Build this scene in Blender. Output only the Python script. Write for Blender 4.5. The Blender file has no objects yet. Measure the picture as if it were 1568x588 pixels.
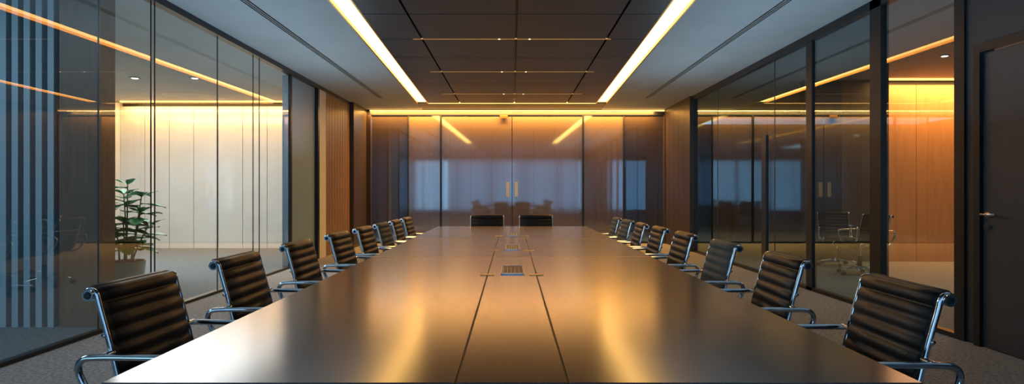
import bpy, math, random
from mathutils import Vector, Matrix
random.seed(7)
S = bpy.context.scene
COL = S.collection

# ------------------------------------------------------------------ materials
def new_mat(name):
    m = bpy.data.materials.new(name); m.use_nodes = True
    nt = m.node_tree
    for n in list(nt.nodes): nt.nodes.remove(n)
    out = nt.nodes.new('ShaderNodeOutputMaterial')
    return m, nt, out

def pbr(name, col, rough=0.5, metal=0.0, noise=None, bump=None, spec=0.5, coat=0.0, aniso=0.0, stretch=None, trans=0.0):
    m, nt, out = new_mat(name)
    p = nt.nodes.new('ShaderNodeBsdfPrincipled')
    p.inputs['Base Color'].default_value = (*col, 1)
    p.inputs['Roughness'].default_value = rough
    p.inputs['Metallic'].default_value = metal
    p.inputs['Specular IOR Level'].default_value = spec
    p.inputs['Coat Weight'].default_value = coat
    p.inputs['Transmission Weight'].default_value = trans
    nt.links.new(p.outputs[0], out.inputs[0])
    tc = nt.nodes.new('ShaderNodeTexCoord')
    mp = nt.nodes.new('ShaderNodeMapping')
    nt.links.new(tc.outputs['Object'], mp.inputs[0])
    if stretch: mp.inputs['Scale'].default_value = stretch
    if noise:
        scale, amt = noise
        n = nt.nodes.new('ShaderNodeTexNoise'); n.inputs['Scale'].default_value = scale
        n.inputs['Detail'].default_value = 4
        nt.links.new(mp.outputs[0], n.inputs['Vector'])
        r = nt.nodes.new('ShaderNodeValToRGB')
        r.color_ramp.elements[0].position = 0.3; r.color_ramp.elements[1].position = 0.7
        r.color_ramp.elements[0].color = (*[c*(1-amt) for c in col], 1)
        r.color_ramp.elements[1].color = (*[min(1, c*(1+amt)) for c in col], 1)
        nt.links.new(n.outputs['Fac'], r.inputs[0])
        nt.links.new(r.outputs[0], p.inputs['Base Color'])
    if bump:
        scale, st = bump
        n = nt.nodes.new('ShaderNodeTexNoise'); n.inputs['Scale'].default_value = scale
        nt.links.new(mp.outputs[0], n.inputs['Vector'])
        b = nt.nodes.new('ShaderNodeBump'); b.inputs['Strength'].default_value = st
        b.inputs['Distance'].default_value = 0.01
        nt.links.new(n.outputs['Fac'], b.inputs['Height'])
        nt.links.new(b.outputs[0], p.inputs['Normal'])
    return m

def emit(name, col, s):
    m, nt, out = new_mat(name)
    e = nt.nodes.new('ShaderNodeEmission')
    e.inputs[0].default_value = (*col, 1); e.inputs[1].default_value = s
    nt.links.new(e.outputs[0], out.inputs[0])
    return m

def glass(name, tint, base=0.07, refl=(1, 1, 1), rough=0.0, glow_mix=0.0, glow_col=(.6, .55, .5)):
    # thin architectural glass: Schlick reflectance, orientation independent
    m, nt, out = new_mat(name)
    t = nt.nodes.new('ShaderNodeBsdfTransparent'); t.inputs[0].default_value = (*tint, 1)
    g = nt.nodes.new('ShaderNodeBsdfGlossy'); g.inputs['Color'].default_value = (*refl, 1)
    g.inputs['Roughness'].default_value = rough
    f = nt.nodes.new('ShaderNodeLayerWeight'); f.inputs[0].default_value = 0.5
    pw = nt.nodes.new('ShaderNodeMath'); pw.operation = 'POWER'; pw.inputs[1].default_value = 3.5
    ma = nt.nodes.new('ShaderNodeMath'); ma.operation = 'MULTIPLY_ADD'; ma.use_clamp = True
    ma.inputs[1].default_value = 1-base; ma.inputs[2].default_value = base
    mx = nt.nodes.new('ShaderNodeMixShader')
    nt.links.new(f.outputs['Facing'], pw.inputs[0]); nt.links.new(pw.outputs[0], ma.inputs[0]); nt.links.new(ma.outputs[0], mx.inputs[0])
    nt.links.new(t.outputs[0], mx.inputs[1]); nt.links.new(g.outputs[0], mx.inputs[2])
    last = mx
    if glow_mix > 0:  # warm diffuse layer added so the glass shows a gold glow
        d = nt.nodes.new('ShaderNodeBsdfDiffuse'); d.inputs[0].default_value = (*glow_col, 1)
        m2 = nt.nodes.new('ShaderNodeMixShader'); m2.inputs[0].default_value = glow_mix
        nt.links.new(mx.outputs[0], m2.inputs[1]); nt.links.new(d.outputs[0], m2.inputs[2]); last = m2
    nt.links.new(last.outputs[0], out.inputs[0])
    return m

M = {}
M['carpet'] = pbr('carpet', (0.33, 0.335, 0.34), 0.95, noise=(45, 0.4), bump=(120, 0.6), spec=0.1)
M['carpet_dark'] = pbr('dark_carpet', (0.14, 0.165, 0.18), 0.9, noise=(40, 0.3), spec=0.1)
M['plaster'] = pbr('plaster_ceiling', (0.42, 0.475, 0.51), 0.8, noise=(2, 0.04), spec=0.2)
M['plaster_adj'] = pbr('plaster_adjacent', (0.50, 0.49, 0.47), 0.8, noise=(2, 0.04), spec=0.2)
M['black'] = pbr('black_metal', (0.012, 0.013, 0.015), 0.4, spec=0.4)
M['frame'] = pbr('dark_frame', (0.02, 0.025, 0.03), 0.35, metal=0.3)
M['joint'] = pbr('glass_joint', (0.05, 0.06, 0.065), 0.3)
M['ceildark'] = pbr('dark_ceiling_panel', (0.020, 0.042, 0.062), 0.45, noise=(3, 0.1), spec=.4)
M['strip'] = emit('warm_diffuser', (1.0, 0.56, 0.15), 4.4)
M['line'] = emit('warm_led_line', (1.0, 0.46, 0.11), 3.0)
M['thin'] = emit('dim_led_line', (1.0, 0.5, 0.14), 0.4)
M['spot'] = emit('warm_spot', (1.0, 0.7, 0.35), 2.5)
M['white_spot'] = emit('white_spot', (1.0, 0.85, 0.7), 5.0)
M['brass'] = pbr('brass', (0.85, 0.5, 0.15), 0.3, metal=1.0)
M['chrome'] = pbr('chrome', (0.82, 0.84, 0.86), 0.08, metal=1.0)
M['steel'] = pbr('brushed_steel', (0.75, 0.76, 0.78), 0.3, metal=1.0)
M['handle'] = pbr('satin_handle', (0.85, 0.88, 0.9), 0.45, metal=0.2)
M['leather'] = pbr('black_leather', (0.013, 0.012, 0.0125), 0.40, noise=(60, 0.25), bump=(160, 0.15), spec=.4)
M['leather_grey'] = pbr('grey_leather', (0.09, 0.125, 0.14), 0.6, noise=(60, 0.2), bump=(160, 0.15), spec=.25)
M['plastic'] = pbr('black_plastic', (0.015, 0.015, 0.015), 0.5)
M['table'] = pbr('satin_bronze_top', (0.275, 0.275, 0.285), 0.18, metal=0.92, noise=(1.6, 0.08), bump=(9, 0.02), stretch=(1, 0.35, 1))
M['tabledark'] = pbr('table_edge', (0.03, 0.03, 0.03), 0.4, metal=0.5)
M['wood_orange'] = pbr('warm_oak_panel', (0.55, 0.285, 0.12), 0.45, noise=(4, 0.08), stretch=(4, 4, 0.5))
M['wood_brown'] = pbr('brown_panel', (0.22, 0.135, 0.08), 0.45, noise=(6, 0.3), stretch=(6, 6, 0.5))
M['wood_smoke'] = pbr('smoked_panel', (0.15, 0.095, 0.06), 0.4, noise=(4, 0.15), stretch=(6, 6, 0.5))
M['wood_dark'] = pbr('dark_walnut', (0.05, 0.036, 0.028), 0.4, noise=(6, 0.3), stretch=(6, 6, 0.5))
M['offwhite'] = pbr('offwhite_panel', (0.66, 0.65, 0.61), 0.6, noise=(1.5, 0.04))
M['greypanel'] = pbr('grey_panel', (0.22, 0.36, 0.48), 0.5)
M['slat'] = pbr('blue_grey_slat', (0.30, 0.40, 0.44), 0.5)
M['slatback'] = pbr('slat_backing', (0.05, 0.085, 0.105), 0.5)
M['bluewall'] = pbr('dark_blue_wall', (0.05, 0.115, 0.155), 0.4)
M['darkwall'] = pbr('charcoal_wall', (0.035, 0.042, 0.05), 0.5)
M['door'] = pbr('charcoal_door', (0.055, 0.064, 0.074), 0.38)
M['glass_clear'] = glass('clear_glass', (0.86, 0.94, 0.97), .10)
M['glass_tint'] = glass('smoked_glass', (0.38, 0.51, 0.60), .12, (.8, .95, 1))
M['glass_bronze'] = glass('bronze_glass', (0.9, 0.84, 0.76), .09)
M['glass_window'] = glass('window_glass', (0.9, 0.95, 1), .06)
M['glass_mirror'] = glass('reflective_door_glass', (0.36, 0.45, 0.52), 0.30, (0.82, 0.93, 0.97), 0.05, .14, (.85, .62, .38))
M['glass_far'] = glass('reflective_side_glass', (0.45, 0.64, 0.76), 0.15, (0.75, 0.92, 1), 0.02, .05, (.85, .62, .38))
M['leaf'] = pbr('leaf', (0.03, 0.27, 0.08), 0.35, noise=(8, 0.4))
M['stem'] = pbr('stem', (0.3, 0.28, 0.24), 0.6)
M['pot'] = pbr('grey_pot', (0.26, 0.31, 0.31), 0.35)
M['soil'] = pbr('soil', (0.03, 0.02, 0.015), 0.95)
m, nt, out = new_mat('sheer_curtain')
tl = nt.nodes.new('ShaderNodeBsdfTranslucent'); tl.inputs[0].default_value = (.6, .68, .78, 1)
tr = nt.nodes.new('ShaderNodeBsdfTransparent'); mx = nt.nodes.new('ShaderNodeMixShader'); mx.inputs[0].default_value = .02
df = nt.nodes.new('ShaderNodeBsdfDiffuse'); df.inputs[0].default_value = (.45, .5, .55, 1)
mx2 = nt.nodes.new('ShaderNodeMixShader'); mx2.inputs[0].default_value = .5
nt.links.new(tl.outputs[0], mx2.inputs[1]); nt.links.new(df.outputs[0], mx2.inputs[2])
nt.links.new(mx2.outputs[0], mx.inputs[1]); nt.links.new(tr.outputs[0], mx.inputs[2]); nt.links.new(mx.outputs[0], out.inputs[0])
M['sheer'] = m

# ------------------------------------------------------------------ builder
class B:
    def __init__(s): s.v = []; s.f = []; s.m = []; s.mats = []; s.sm = []
    def mi(s, mat):
        if mat not in s.mats: s.mats.append(mat)
        return s.mats.index(mat)
    def add(s, vs, fs, mat, smooth=False):
        o = len(s.v); s.v += [tuple(v) for v in vs]; k = s.mi(mat)
        for f in fs: s.f.append([i+o for i in f]); s.m.append(k); s.sm.append(smooth)
    def box(s, x0, x1, y0, y1, z0, z1, mat):
        s.prism([(x0, y0), (x1, y0), (x1, y1), (x0, y1)], z0, z1, mat)
    def prism(s, poly, z0, z1, mat):
        n = len(poly)
        a = sum(poly[i][0]*poly[(i+1) % n][1]-poly[(i+1) % n][0]*poly[i][1] for i in range(n))
        if a < 0: poly = poly[::-1]
        vs = [(x, y, z0) for x, y in poly]+[(x, y, z1) for x, y in poly]
        fs = [list(range(n))[::-1], list(range(n, 2*n))]
        for i in range(n): j = (i+1) % n; fs.append([i, j, n+j, n+i])
        s.add(vs, fs, mat)
    def quad(s, pts, mat): s.add(pts, [[0, 1, 2, 3]], mat)
    def cyl(s, a, b, r0, r1, mat, n=20, smooth=True, caps=True):
        a = Vector(a); b = Vector(b); d = (b-a).normalized()
        u = d.orthogonal().normalized(); w = d.cross(u)
        vs = []
        for c, r in ((a, r0), (b, r1)):
            for i in range(n):
                t = 2*math.pi*i/n; vs.append(c+u*math.cos(t)*r+w*math.sin(t)*r)
        s.add(vs, [[i, (i+1) % n, n+(i+1) % n, n+i] for i in range(n)], mat, smooth)
        if caps:
            s.add(vs[:n], [list(range(n))[::-1]], mat); s.add(vs[n:], [list(range(n))], mat)
    def tube(s, pts, r, mat, n=10, closed=False, flat=1.0):
        pts = [Vector(p) for p in pts]; N = len(pts); rings = []; u = None
        for i, p in enumerate(pts):
            if closed: d = pts[(i+1) % N]-pts[i-1]
            else: d = pts[min(i+1, N-1)]-pts[max(i-1, 0)]
            d.normalize()
            if u is None:
                u = Vector((1, 0, 0))
                if abs(d.x) > 0.9: u = Vector((0, 0, 1))
            u = (u-d*u.dot(d)).normalized(); w = d.cross(u)
            rr = r[i] if isinstance(r, (list, tuple)) else r
            rings.append([p+u*math.cos(2*math.pi*k/n)*rr*flat+w*math.sin(2*math.pi*k/n)*rr for k in range(n)])
        vs = [v for rg in rings for v in rg]; fs = []
        for i in range(N if closed else N-1):
            j = (i+1) % N
            for k in range(n):
                l = (k+1) % n; fs.append([i*n+k, i*n+l, j*n+l, j*n+k])
        if not closed: fs.append(list(range(n))[::-1]); fs.append([(N-1)*n+k for k in range(n)])
        s.add(vs, fs, mat, True)
    def mesh(s, name):
        me = bpy.data.meshes.new(name); me.from_pydata(s.v, [], s.f)
        for m in s.mats: me.materials.append(M[m])
        me.polygons.foreach_set('material_index', s.m)
        me.polygons.foreach_set('use_smooth', s.sm); me.update()
        return me
    def obj(s, name, parent=None, bevel=0):
        o = bpy.data.objects.new(name, s.mesh(name)); COL.objects.link(o)
        if parent: o.parent = parent
        if bevel:
            b = o.modifiers.new('bevel', 'BEVEL'); b.width = bevel; b.segments = 2; b.limit_method = 'ANGLE'
        return o

def spline(pts, per=8, closed=False):
    out = []; n = len(pts); P = [Vector(p) for p in pts]
    rng = range(n) if closed else range(n-1)
    for i in rng:
        if closed: a, b, c, d = P[i-1], P[i], P[(i+1) % n], P[(i+2) % n]
        else: a, b, c, d = P[max(i-1, 0)], P[i], P[i+1], P[min(i+2, n-1)]
        for k in range(per):
            t = k/per
            out.append(0.5*((2*b)+(c-a)*t+(2*a-5*b+4*c-d)*t*t+(3*b-a-3*c+d)*t**3))
    if not closed: out.append(P[-1])
    return out

# ------------------------------------------------------------------ dimensions
XL, XR = -3.48, 3.62
YB, YF = -4.0, 14.0
CZ = 3.10
XLL, XRR, YFF = -8.3, 9.6, 18.0
def sin_(y): return 1.59+(y-6)*0.030      # strip inner edge
def sout(y): return 1.83+(y-6)*0.030      # strip outer edge
Y0, Y1 = 4.2, 12.96

# ------------------------------------------------------------------ floor
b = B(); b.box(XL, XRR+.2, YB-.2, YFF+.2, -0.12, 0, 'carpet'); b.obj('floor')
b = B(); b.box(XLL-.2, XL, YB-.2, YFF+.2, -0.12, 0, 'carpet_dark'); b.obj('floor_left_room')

# ------------------------------------------------------------------ ceiling
b = B()
for sg, xw in ((-1, XL), (1, XR)):
    sx = 2.62 if sg < 0 else 2.70
    ys = [YB+.0, -2.6, -1.2, .2, 1.6, 3.0, 4.2, 5.9, 7.6, 9.3, 11.0, 12.24, 14.0]
    for i in range(len(ys)-1):
        y0, y1 = ys[i]+.002, ys[i+1]-.002
        b.prism([(sg*sout(y0), y0), (sg*sx, y0), (sg*sx, y1), (sg*sout(y1), y1)], CZ, CZ+.06, 'plaster')
        b.box(*sorted((sg*(sx+.09), xw)), y0, y1, CZ, CZ+.06, 'plaster')
    x0, x1 = sorted((sg*sx, sg*(sx+.09)))
    b.box(x0, x1, YB, 12.24, CZ+.03, CZ+.06, 'black')
    for k in range(1, 3):
        xx = x0+(x1-x0)*k/3; b.box(xx-.004, xx+.004, YB, 12.24, CZ-.002, CZ+.03, 'plaster')
    b.box(x0, x1, 12.24, 14, CZ, CZ+.06, 'plaster')
    def xs(f, y): return sg*f(y)
    b.prism([(xs(sin_, YB), YB), (xs(sout, YB), YB), (xs(sout, Y0), Y0), (xs(sin_, Y0), Y0)], CZ, CZ+.06, 'plaster')
b.prism([(-sout(Y1+.08), Y1+.08), (sout(Y1+.08), Y1+.08), (sout(14), 14), (-sout(14), 14)], CZ, CZ+.06, 'ceildark')
b.box(-2.1, 2.1, YB, 13.05, CZ+.06, CZ+.1, 'black')
ysj = [YB, -2.8, -1.77, -.74, .29, 1.32, 2.35, 3.38, 4.41, 5.44, 6.47, 7.53, 8.56, 9.58, 10.6, 11.75, Y1]
xsj = [None, -1.12, 0.05, 1.18, None]
g = .013
for i in range(len(ysj)-1):
    y0, y1 = ysj[i]+g/1.6, ysj[i+1]-g/1.6
    for j in range(4):
        l0 = -sin_(y0) if j == 0 else xsj[j]+g; l1 = -sin_(y1) if j == 0 else xsj[j]+g
        r0 = sin_(y0) if j == 3 else xsj[j+1]-g; r1 = sin_(y1) if j == 3 else xsj[j+1]-g
        b.prism([(l0, y0), (r0, y0), (r1, y1), (l1, y1)], CZ, CZ+.04, 'ceildark')
b.obj('ceiling')
b = B()
b.box(XLL-.2, XL, YB-.2, YFF+.2, CZ, CZ+.1, 'plaster_adj')
b.box(XR, XRR+.2, YB-.2, YFF+.2, CZ, CZ+.1, 'plaster_adj')
b.box(XL, XR, YF, YFF+.2, CZ, CZ+.1, 'plaster_adj')
b.box(XLL-.2, XRR+.2, YB-.2, YFF+.2, CZ+.12, CZ+.2, 'plaster')
b.obj('ceiling_adjacent_rooms')

for sg in (-1, 1):
    b = B()
    a = [(sg*(sin_(Y0)+.02), Y0), (sg*(sout(Y0)-.02), Y0), (sg*(sout(Y1)-.02), Y1), (sg*(sin_(Y1)+.02), Y1)]
    b.prism(a, CZ+.03, CZ+.05, 'strip')
    for f, d in ((sin_, .02), (sout, -.02)):
        b.prism([(sg*f(Y0), Y0), (sg*(f(Y0)+d), Y0), (sg*(f(Y1)+d), Y1), (sg*f(Y1), Y1)], CZ-.004, CZ+.05, 'brass')
    b.obj('ceiling_strip_light')
b = B()
b.box(-1.80, 1.80, Y1+.01, Y1+.06, CZ+.0, CZ+.03, 'line'); b.obj('ceiling_strip_light')
for y in (7.53, 9.58, 11.75):
    b = B(); b.box(-sin_(y)+.02+.38, sin_(y)-.02-.38, y-.007, y+.007, CZ-.002, CZ+.012, 'thin')
    for x in (-.16, .22):
        b.cyl((x, y, CZ-.004), (x, y, CZ+.01), .014, .014, 'spot', 12)
    b.obj('recessed_led_slot')

# ------------------------------------------------------------------ left wall
b = B()
b.box(XL-.05, XL+.02, YB, 9.47, 0, .03, 'frame')
b.box(XL-.06, XL+.04, YB, 13.9, CZ-.07, CZ, 'frame')
for y in (-2.3, -.4, 1.5, 3.4, 5.07, 5.81, 5.87, 7.12, 8.1, 8.3): b.box(XL-.005, XL+.005, y-.005, y+.005, .03, CZ-.07, 'joint')
b.box(XL-.02, XL+.02, 9.43, 9.49, 0, CZ-.07, 'frame')
b.box(XL-.14, XL-.02, 9.50, 10.7, 0, CZ-.07, 'greypanel')
b.box(XL-.14, XL+.04, 10.7, 10.78, 0, CZ-.07, 'frame')
b.box(XL-.14, XL+.04, 10.78, 11.15, 0, CZ-.07, 'offwhite')
for i in range(9):
    y = 11.17+i*.18; b.box(XL-.14, XL+.04, y, y+.165, 0, CZ-.07, 'wood_brown')
b.box(XL-.16, XL-.0, 11.15, 12.8, 0, CZ-.07, 'black')
b.box(XL-.16, XL+.12, 12.8, 14, 0, CZ, 'wood_dark')
b.obj('wall_left')
b = B(); b.quad([(XL, YB, .03), (XL, 5.8, .03), (XL, 5.8, CZ-.06), (XL, YB, CZ-.06)], 'glass_clear'); b.obj('window_1')
b = B(); b.quad([(XL, 5.88, .03), (XL, 9.42, .03), (XL, 9.42, CZ-.06), (XL, 5.88, CZ-.06)], 'glass_clear'); b.obj('window_2')

b = B()
n = 9; w = (XL-.15-XLL)/n
for i in range(n):
    b.box(XLL+i*w+.006, XLL+(i+1)*w-.006, 12.77, 12.85, .0, CZ-.1, 'offwhite')
b.box(XLL, XL-.15, 12.85, 12.95, 0, CZ, 'black')
b.obj('wall_left_room_back')
b = B(); b.box(XLL-.1, XLL, 5.3, YFF, 0, CZ, 'offwhite'); b.box(XLL-.1, XLL, YB, 5.3, 0, CZ, 'slatback'); b.obj('wall_left_room_side')
b = B()
b.box(XLL, -3.98, 5.38, 5.5, 0, CZ, 'slatback')
x = -4.03
while x > -8.2:
    b.box(x-.055, x, 5.30, 5.38, 0, CZ, 'slat'); x -= .105
b.box(-3.98, -3.62, 5.30, 5.5, 0, CZ, 'wood_smoke')
b.obj('wall_slatted_partition')
b = B(); b.box(XLL+.1, XL-.3, 12.60, 12.66, CZ-.03, CZ-.005, 'line'); b.obj('cove_light')
for x in (-6.3, -5.3):
    b = B(); b.cyl((x, 10.07, CZ-.012), (x, 10.07, CZ-.001), .09, .09, 'plaster', 24); b.cyl((x, 10.07, CZ-.015), (x, 10.07, CZ-.011), .05, .05, 'white_spot', 20); b.obj('ceiling_downlight')

# ------------------------------------------------------------------ right wall
b = B()
b.box(XR, XR+.12, YB, 3.72, 0, CZ, 'darkwall')
b.box(XR, XR+.12, 3.72, 4.67, 2.30, CZ, 'darkwall')
b.box(XR, XR+.12, 4.67, 4.80, 0, CZ, 'darkwall')
b.box(XR-.02, XR+.12, 4.80, 4.91, 0, CZ, 'black')
b.box(XR-.03, XR+.05, 5.87, 6.05, 0, CZ, 'black')
b.box(XR-.02, XR+.04, 7.24, 7.38, 0, CZ, 'black')
b.box(XR-.02, XR+.05, 4.91, 12, 0, .04, 'frame')
b.box(XR-.03, XR+.06, 4.91, 12, CZ-.09, CZ, 'frame')
b.box(XR-.005, XR+.005, 8.3, 8.31, .04, CZ-.09, 'joint')
b.box(XR-.02, XR+.03, 8.55, 8.70, 0.04, 2.0, 'frame')
b.box(XR-.005, XR+.005, 10.6, 10.61, .04, CZ-.09, 'joint')
for i in range(5):
    y = 12+i*.4; b.box(XR-.08, XR+.12, y+.004, y+.396, 0, CZ, 'wood_dark')
b.obj('wall_right')
for i, (y0, y1, mt) in enumerate([(4.91, 5.87, 'glass_bronze'), (6.05, 7.24, 'glass_tint'), (7.38, 12.0, 'glass_tint')]):
    b = B(); b.quad([(XR, y1, .03), (XR, y0, .03), (XR, y0, CZ-.08), (XR, y1, CZ-.08)], mt); b.obj('window_%d' % (i+3))
b = B()
b.box(XR+.0, XR+.06, 3.76, 4.61, .008, 2.25, 'door')
b.box(XR-.03, XR, 4.63, 4.69, 0, 2.32, 'frame'); b.box(XR-.03, XR, 3.68, 3.74, 0, 2.32, 'frame')
b.box(XR-.03, XR, 3.74, 4.63, 2.26, 2.32, 'frame')
b.cyl((XR-.02, 4.57, 1.02), (XR+.001, 4.57, 1.02), .026, .026, 'chrome')
b.cyl((XR-.06, 4.57, 1.02), (XR-.01, 4.57, 1.02), .010, .010, 'chrome')
b.tube([(XR-.06, 4.58, 1.02), (XR-.065, 4.52, 1.02), (XR-.065, 4.44, 1.02)], .010, 'chrome')
b.cyl((XR-.025, 4.57, .93), (XR+.001, 4.57, .93), .024, .024, 'chrome')
b.obj('door_1')

b = B()
for i in range(5):
    x = 6.25+i*.66; b.box(x+.004, x+.656, 10.3, 10.36, 0, CZ-.08, 'wood_orange')
b.box(6.25, XRR, 10.36, 10.46, 0, CZ, 'black')
b.box(5.0, 5.62, 10.3, 10.46, 0, CZ, 'darkwall'); b.box(5.63, 6.24, 10.3, 10.46, 0, CZ, 'wood_smoke')
b.obj('wall_right_room_back')
b = B(); b.box(XRR, XRR+.1, YB, YFF, 0, CZ, 'darkwall'); b.obj('wall_right_room_side')
b = B(); b.box(6.3, XRR-.05, 10.10, 10.16, CZ-.03, CZ-.005, 'line'); b.obj('cove_light')
for x, y in ((5.2, 8.43), (6.05, 8.43), (5.2, 6.2), (6.05, 6.2)):
    b = B(); b.cyl((x, y, CZ-.012), (x, y, CZ-.001), .07, .07, 'plaster', 24); b.cyl((x, y, CZ-.015), (x, y, CZ-.011), .04, .04, 'white_spot', 20); b.obj('ceiling_downlight')
b = B(); b.box(XR+.2, 9.6, 15.2, 15.3, 0, CZ, 'bluewall')
for x in (4.6, 5.5, 6.4): b.box(x, x+.04, 15.15, 15.2, 0, CZ, 'frame')
b.obj('wall_right_room_end')

# ------------------------------------------------------------------ far glazed wall
b = B()
b.box(XL, XR, YF-.04, YF+.06, CZ-.13, CZ, 'frame')
b.box(XL, XR, YF-.03, YF+.03, 0, .04, 'frame')
for x in (-2.41, 2.59): b.box(x-.012, x+.012, YF-.02, YF+.02, .04, CZ-.13, 'frame')
for x in (-1.65, 1.65): b.box(x-.02, x+.02, YF-.03, YF+.03, .04, CZ-.13, 'frame')
b.box(XL, XL+.22, YF-.1, YF+.05, 0, CZ-.13, 'wood_dark')
b.box(XR-.1, XR, YF-.1, YF+.05, 0, CZ-.13, 'wood_dark')
b.obj('wall_front')
def pane(name, x0, x1, mt, dy=0):
    b = B(); b.quad([(x0, YF+dy, .03), (x1, YF+dy, .03), (x1, YF+dy, CZ-.12), (x0, YF+dy, CZ-.12)], mt); return b.obj(name)
pane('window_6', XL+.22, -2.42, 'glass_far'); pane('window_7', -2.40, -1.67, 'glass_mirror')
pane('window_8', 1.67, 2.58, 'glass_mirror'); pane('window_9', 2.60, XR-.1, 'glass_far')
for i, (x0, x1, hx) in enumerate([(-1.63, -.008, -.10), (.008, 1.63, .10)]):
    e = bpy.data.objects.new('door_%d' % (i+2), None); COL.objects.link(e)
    p = pane('glass_leaf_%d' % i, x0, x1, 'glass_mirror'); p.parent = e
    b = B(); b.box(hx-.035, hx+.035, YF-.07, YF-.05, 1.08, 1.42, 'handle')
    for z in (1.16, 1.36): b.cyl((hx, YF-.055, z), (hx, YF, z), .012, .012, 'chrome', 10)
    b.obj('pull_handle_%d' % i, e)
b = B(); b.box(-.28, -.10, YF-.07, YF-.04, CZ-.20, CZ-.13, 'brass'); b.obj('door_closer')
b = B(); b.box(XL+.2, XR-.1, YF-.10, YF-.06, CZ-.045, CZ-.022, 'line'); b.box(XL+.2, XR-.1, YF-.06, YF-.045, CZ-.06, CZ, 'frame'); b.obj('cove_light')

b = B(); b.box(XLL, XRR, YFF, YFF+.1, 0, CZ, 'bluewall')
for i in range(-8, 9): b.box(i*.62, i*.62+.03, YFF-.04, YFF, 0, CZ, 'frame')
b.obj('wall_corridor_end')

# ------------------------------------------------------------------ facade behind camera
b = B()
b.box(XLL, XRR, YB-.15, YB, 0, .25, 'darkwall'); b.box(XLL, XRR, YB-.15, YB, 2.85, CZ, 'darkwall')
x = XLL
while x < XRR+.1: b.box(x-.04, x+.04, YB-.15, YB, .25, 2.85, 'frame'); x += 1.79
b.obj('wall_back')
b = B(); b.quad([(XLL, YB-.08, .25), (XRR, YB-.08, .25), (XRR, YB-.08, 2.85), (XLL, YB-.08, 2.85)], 'glass_window'); b.obj('window_10')
def sheer(x0, x1, name):
    b = B(); n = int((x1-x0)/.02); vs = []; fs = []
    for i in range(n+1):
        xx = x0+(x1-x0)*i/n; yy = YB+.15+.035*math.sin(i*.55)+.012*math.sin(i*1.3)
        vs += [(xx, yy, .02), (xx, yy, 3.05)]
    for i in range(n): fs.append([2*i, 2*i+2, 2*i+3, 2*i+1])
    b.add(vs, fs, 'sheer', True); return b.obj(name)
sheer(-3.42, -.02, 'curtain'); sheer(.02, 3.56, 'curtain')

# ------------------------------------------------------------------ conference table
TZ = .74; TX = .97; TY0, TY1 = 1.42, 7.9
e = bpy.data.objects.new('conference_table', None); COL.objects.link(e)
rows = [TY0, 4.2, 5.85, TY1]; k = .133
b = B()
for i in range(3):
    y0, y1 = rows[i]+.002, rows[i+1]-.002
    for x0, x1 in ((-TX, -k-.003), (-k+.003, k-.003), (k+.003, TX)):
        b.box(x0, x1, y0, y1, TZ-.022, TZ, 'table')
b.obj('tabletop', e, bevel=.0015)
b = B()
b.box(-TX+.004, TX-.004, TY0+.004, TY1-.004, TZ-.05, TZ-.0225, 'tabledark')
for y in (2.2, 4.2, 5.85, 7.3):
    b.box(-.5, .5, y-.04, y+.04, .03, TZ-.05, 'tabledark'); b.box(-.62, .62, y-.09, y+.09, 0, .03, 'tabledark')
b.box(-.06, .06, 2.24, 7.26, TZ-.18, TZ-.05, 'tabledark')
b.obj('table_base', e)
b = B()
for x in (-k, k):
    for y in (3.27, 4.62, 6.15):
        b.box(x-.038, x+.038, y-.02, y+.02, TZ+.0005, TZ+.004, 'brass')
for i in (1, 2):
    b.box(-TX, TX, rows[i]-.0018, rows[i]+.0018, TZ-.01, TZ+.0008, 'brass')
for x in (-k, k):
    b.box(x-.0024, x+.0024, TY0+.01, TY1-.01, TZ-.02, TZ-.004, 'black')
b.obj('inlay', e)
for y0, y1, w in ((3.28, 3.66, .064), (4.66, 5.1, .058), (6.2, 6.6, .05)):
    b = B(); z = TZ+.001
    b.box(-w+.003, w+.003, y0, y0+.02, z, z+.006, 'steel'); b.box(-w+.003, w+.003, y1-.02, y1, z, z+.006, 'steel')
    b.box(-w+.003, -w+.009, y0, y1, z, z+.006, 'steel'); b.box(w-.003, w+.003, y0, y1, z, z+.006, 'steel')
    b.box(-w+.008, w-.002, y0+.02, y1-.02, z, z+.003, 'black')
    for i in range(5):
        xx = -w+.012+(2*w-.02)*(i+.5)/5; b.box(xx-.0075, xx-.0055, y0+.03, y1-.10, z+.002, z+.005, 'steel')
    b.obj('table_power_socket')

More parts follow.
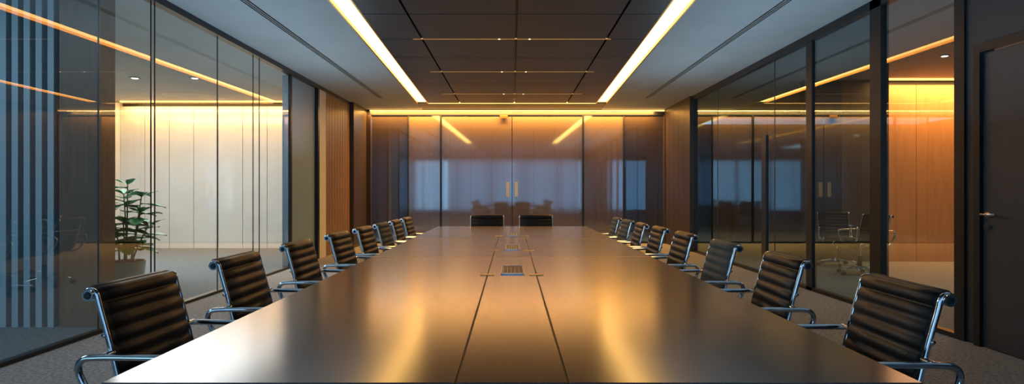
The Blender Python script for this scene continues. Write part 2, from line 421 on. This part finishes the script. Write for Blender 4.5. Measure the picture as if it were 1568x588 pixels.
# ------------------------------------------------------------------ chairs
def chair(name, lea):
    b = B()
    prof = [(0, .225, .405), (0, .252, .435), (0, .225, .462), (0, .10, .452), (0, -.08, .436), (0, -.16, .442), (0, -.212, .475), (0, -.238, .54), (0, -.272, .68), (0, -.305, .80), (0, -.318, .845), (0, -.345, .853), (0, -.356, .83)]
    pts = spline(prof, 14); L = [0]
    for i in range(1, len(pts)): L.append(L[-1]+(pts[i]-pts[i-1]).length)
    N = len(pts); hw = .222; rib = .052
    xsn = [-hw, -hw+.012, -.1, 0, .1, hw-.012, hw]
    vs = []; nc = len(xsn)
    for side in (1, -1):
        for i, p in enumerate(pts):
            d = (pts[min(i+1, N-1)]-pts[max(i-1, 0)]).normalized()
            nrm = Vector((0, d.z, -d.y))*-1
            t = .006+.011*abs(math.sin(math.pi*L[i]/rib))**.55
            for j, x in enumerate(xsn):
                tt = t if 0 < j < nc-1 else .003
                q = p+nrm*tt*side; vs.append((x, q.y, q.z))
    fs = []; o = N*nc
    for i in range(N-1):
        for j in range(nc-1):
            a = i*nc+j
            fs.append([a, a+1, a+nc+1, a+nc]); fs.append([o+a, o+a+nc, o+a+nc+1, o+a+1])
        for j in (0, nc-1):
            a = i*nc+j; fs.append([a, a+nc, o+a+nc, o+a])
    b.add(vs, fs, lea, True)
    for sx in (-1, 1):
        b.tube([(sx*.231, p.y, p.z) for p in pts[::3]], .010, 'chrome', 10, flat=.8)
        b.cyl((sx*.220, -.335, .838), (sx*.248, -.335, .838), .020, .020, 'chrome', 20)
        b.cyl((sx*.248, -.335, .838), (sx*.252, -.335, .838), .013, .011, 'plastic', 16)
        lp = [(.262, -.225, .43), (.268, -.30, .50), (.272, -.345, .58), (.274, -.335, .625), (.274, -.28, .636), (.274, -.10, .636), (.274, .05, .634), (.274, .105, .622), (.272, .11, .58), (.266, .06, .48), (.262, .02, .43), (.26, -.10, .415)]
        b.tube([(sx*q.x, q.y, q.z) for q in spline([Vector(q) for q in lp], 6, True)], .0115, 'chrome', 10, True, flat=1.15)
        b.cyl((sx*.225, -.262, .64), (sx*.28, -.262, .64), .010, .010, 'chrome', 10)
        b.cyl((sx*.225, .02, .445), (sx*.27, .02, .445), .010, .010, 'chrome', 10)
    b.tube([(x, -.09-.02*(1-(x/.24)**2), .425-.035*(1-(x/.24)**2)) for x in [-.24+.04*i for i in range(13)]], .014, 'chrome')
    b.tube([(x, .12, .445-.045*(1-(x/.24)**2)) for x in [-.24+.04*i for i in range(13)]], .014, 'chrome')
    b.tube([(x, -.285, .70) for x in [-.24+.08*i for i in range(7)]], .009, 'chrome')
    b.box(-.05, .05, -.12, .14, .375, .40, 'plastic')
    b.cyl((0, 0, .25), (0, 0, .38), .018, .018, 'chrome'); b.cyl((0, 0, .10), (0, 0, .27), .028, .028, 'plastic')
    b.cyl((0, 0, .075), (0, 0, .125), .045, .035, 'chrome')
    for i in range(5):
        a = 2*math.pi*i/5+.3; c, s_ = math.cos(a), math.sin(a)
        b.tube([(c*r, s_*r, z) for r, z in ((.03, .105), (.12, .098), (.22, .085), (.30, .072))], [.022, .018, .015, .012], 'chrome', 10)
        b.cyl((c*.295, s_*.295, .045), (c*.295, s_*.295, .078), .008, .008, 'chrome', 8)
        for t in (-1, 1):
            px, py = c*.295-s_*.014*t, s_*.295+c*.014*t
            b.cyl((px-s_*.009, py+c*.009, .0272), (px+s_*.009, py-c*.009, .0272), .027, .027, 'plastic', 16)
    return b.mesh(name)
ch_dark = chair('chair_mesh', 'leather'); ch_grey = chair('chair_mesh_grey', 'leather_grey')
def put(x, y, rot, me=ch_dark):
    o = bpy.data.objects.new('office_chair', me); COL.objects.link(o)
    o.location = (x, y, 0); o.rotation_euler = (0, 0, rot)
near = [2.05, 2.88, 3.72, 4.58, 5.35, 6.08, 6.76, 7.42]
for i, y in enumerate(near):
    xx = 1.10-.012*i
    put(-xx, y+.235, -math.pi/2+random.uniform(-.05, .04), ch_grey if i in (5,) else ch_dark)
    put(xx-.01, y+.235-(.08 if i == 0 else 0), math.pi/2+random.uniform(-.04, .05), ch_grey if i in (2, 6, 7) else ch_dark)
put(-.35, 8.2, math.pi); put(.34, 8.2, math.pi)
put(5.25, 9.75, math.pi*.9); put(5.02, 8.7, math.pi*.6)

# ------------------------------------------------------------------ potted plant
e = bpy.data.objects.new('potted_fiddle_leaf_fig', None); COL.objects.link(e); e.location = (-5.0, 7.8, 0)
b = B()
b.cyl((0, 0, 0), (0, 0, .30), .20, .23, 'pot', 36); b.cyl((0, 0, .285), (0, 0, .304), .215, .215, 'soil', 36)
b.obj('pot', e)
b = B(); lv = B()
def leaf(p, yaw, pitch, Ln, W):
    n = 8; vs = []; fs = []
    R = Matrix.Rotation(yaw, 3, 'Z') @ Matrix.Rotation(-pitch, 3, 'Y')
    for i in range(n+1):
        t = i/n; w = W*(math.sin(math.pi*min(1, t*1.0+.02))**.7)*(.6+.5*t)
        if i in (0, n): w = .003
        z = -.22*Ln*t*t
        for j in (-1, -.5, 0, .5, 1):
            vs.append(Vector(p)+R @ Vector((Ln*t, w*j*.5, z+.10*W*abs(j)+.006*math.sin(9*t+3*j))))
    for i in range(n):
        for j in range(4):
            a = i*5+j; fs.append([a, a+1, a+6, a+5])
    lv.add(vs, fs, 'leaf', True)
stems = [((0, 0), (.02, .01), 1.28), ((.06, .03), (.18, .04), 1.12), ((-.06, -.03), (-.15, -.04), .96), ((.02, -.06), (.06, -.14), .80), ((-.03, .06), (-.10, .12), 1.15), ((.08, -.02), (.24, -.08), .92), ((.07, .02), (.28, .02), .75)]
for (a, c), (a2, c2), h in stems:
    pts = spline([(a, c, .29), (a+(a2-a)*.3+.01, c+(c2-c)*.3, .29+(h-.29)*.4), (a2, c2, h)], 8)
    b.tube(pts, [.013-.006*i/(len(pts)-1) for i in range(len(pts))], 'stem', 8)
    z = .55 if h > 1 else .5; kk = random.random()*6
    while z < h:
        t = (z-.29)/(h-.29); q = pts[min(len(pts)-1, int(t*(len(pts)-1)))]
        kk += 2.4
        leaf(q, kk, random.uniform(-.1, .45), random.uniform(.24, .34), random.uniform(.17, .23)); z += random.uniform(.045, .07)
    for q in range(3): leaf(pts[-1], kk+2.1*q, .6, .2, .12)
b.obj('stems', e); lv.obj('leaves', e)

# ------------------------------------------------------------------ lamps
def area(name, loc, rot, sx, sy, power, col):
    l = bpy.data.lights.new(name, 'AREA'); l.shape = 'RECTANGLE'; l.size = sx; l.size_y = sy; l.energy = power; l.color = col
    o = bpy.data.objects.new(name, l); COL.objects.link(o); o.location = loc; o.rotation_euler = rot
    return o
area('far_cove_lamp', (0, YF-.14, CZ-.05), (math.radians(6), 0, 0), 6.6, .04, 180, (1, .46, .10))
area('left_room_cove_lamp', (-5.9, 12.55, CZ-.04), (math.radians(12), 0, 0), 4.4, .05, 48, (1, .52, .16))
area('left_room_fill', (-5.8, 9.6, CZ-.03), (0, 0, 0), 3.4, 3.6, 140, (1, .98, .94))  # soft light added to brighten the pale back wall, no fixture modelled
area('right_room_cove_lamp', (7.9, 10.02, CZ-.04), (math.radians(12), 0, 0), 3.1, .05, 62, (1, .52, .17))
area('right_room_ceiling_lamp', (5.8, 7.4, CZ-.03), (0, 0, 0), 1.6, 2.2, 22, (1, .78, .55))
area('corridor_fill', (-1, 16, CZ-.03), (0, 0, 0), 6, 1.5, 40, (.4, .75, 1))  # added cool area light for the room beyond the far glass
area('slat_wall_fill', (-5.2, 3.2, CZ-.03), (0, 0, 0), 2, 2, 34, (.6, .82, 1))  # cool fill added for the slatted wall, no lamp hangs here
area('left_ceiling_fill', (-2.6, 5.5, 1.7), (math.pi, 0, 0), .3, 9, 24, (.55, .8, 1))  # fill added in mid-air to lighten the left plaster ceiling
area('right_ceiling_fill', (2.6, 5.5, 1.7), (math.pi, 0, 0), .3, 9, 24, (.55, .8, 1))  # same added fill under the right side of the ceiling

w = bpy.data.worlds.new('dusk_sky'); S.world = w; w.use_nodes = True
bg = w.node_tree.nodes['Background']; bg.inputs[0].default_value = (.30, .52, .72, 1); bg.inputs[1].default_value = 2.5

# ------------------------------------------------------------------ camera
c = bpy.data.cameras.new('camera'); co = bpy.data.objects.new('camera', c); COL.objects.link(co)
co.location = (0, 0, 1.19); co.rotation_euler = (math.pi/2, 0, 0); c.sensor_width = 36; c.lens = 923/1568*36; c.clip_end = 100
S.camera = co
S.view_settings.view_transform = 'Standard'
S.view_settings.look = 'None'
S.view_settings.exposure = 0.7
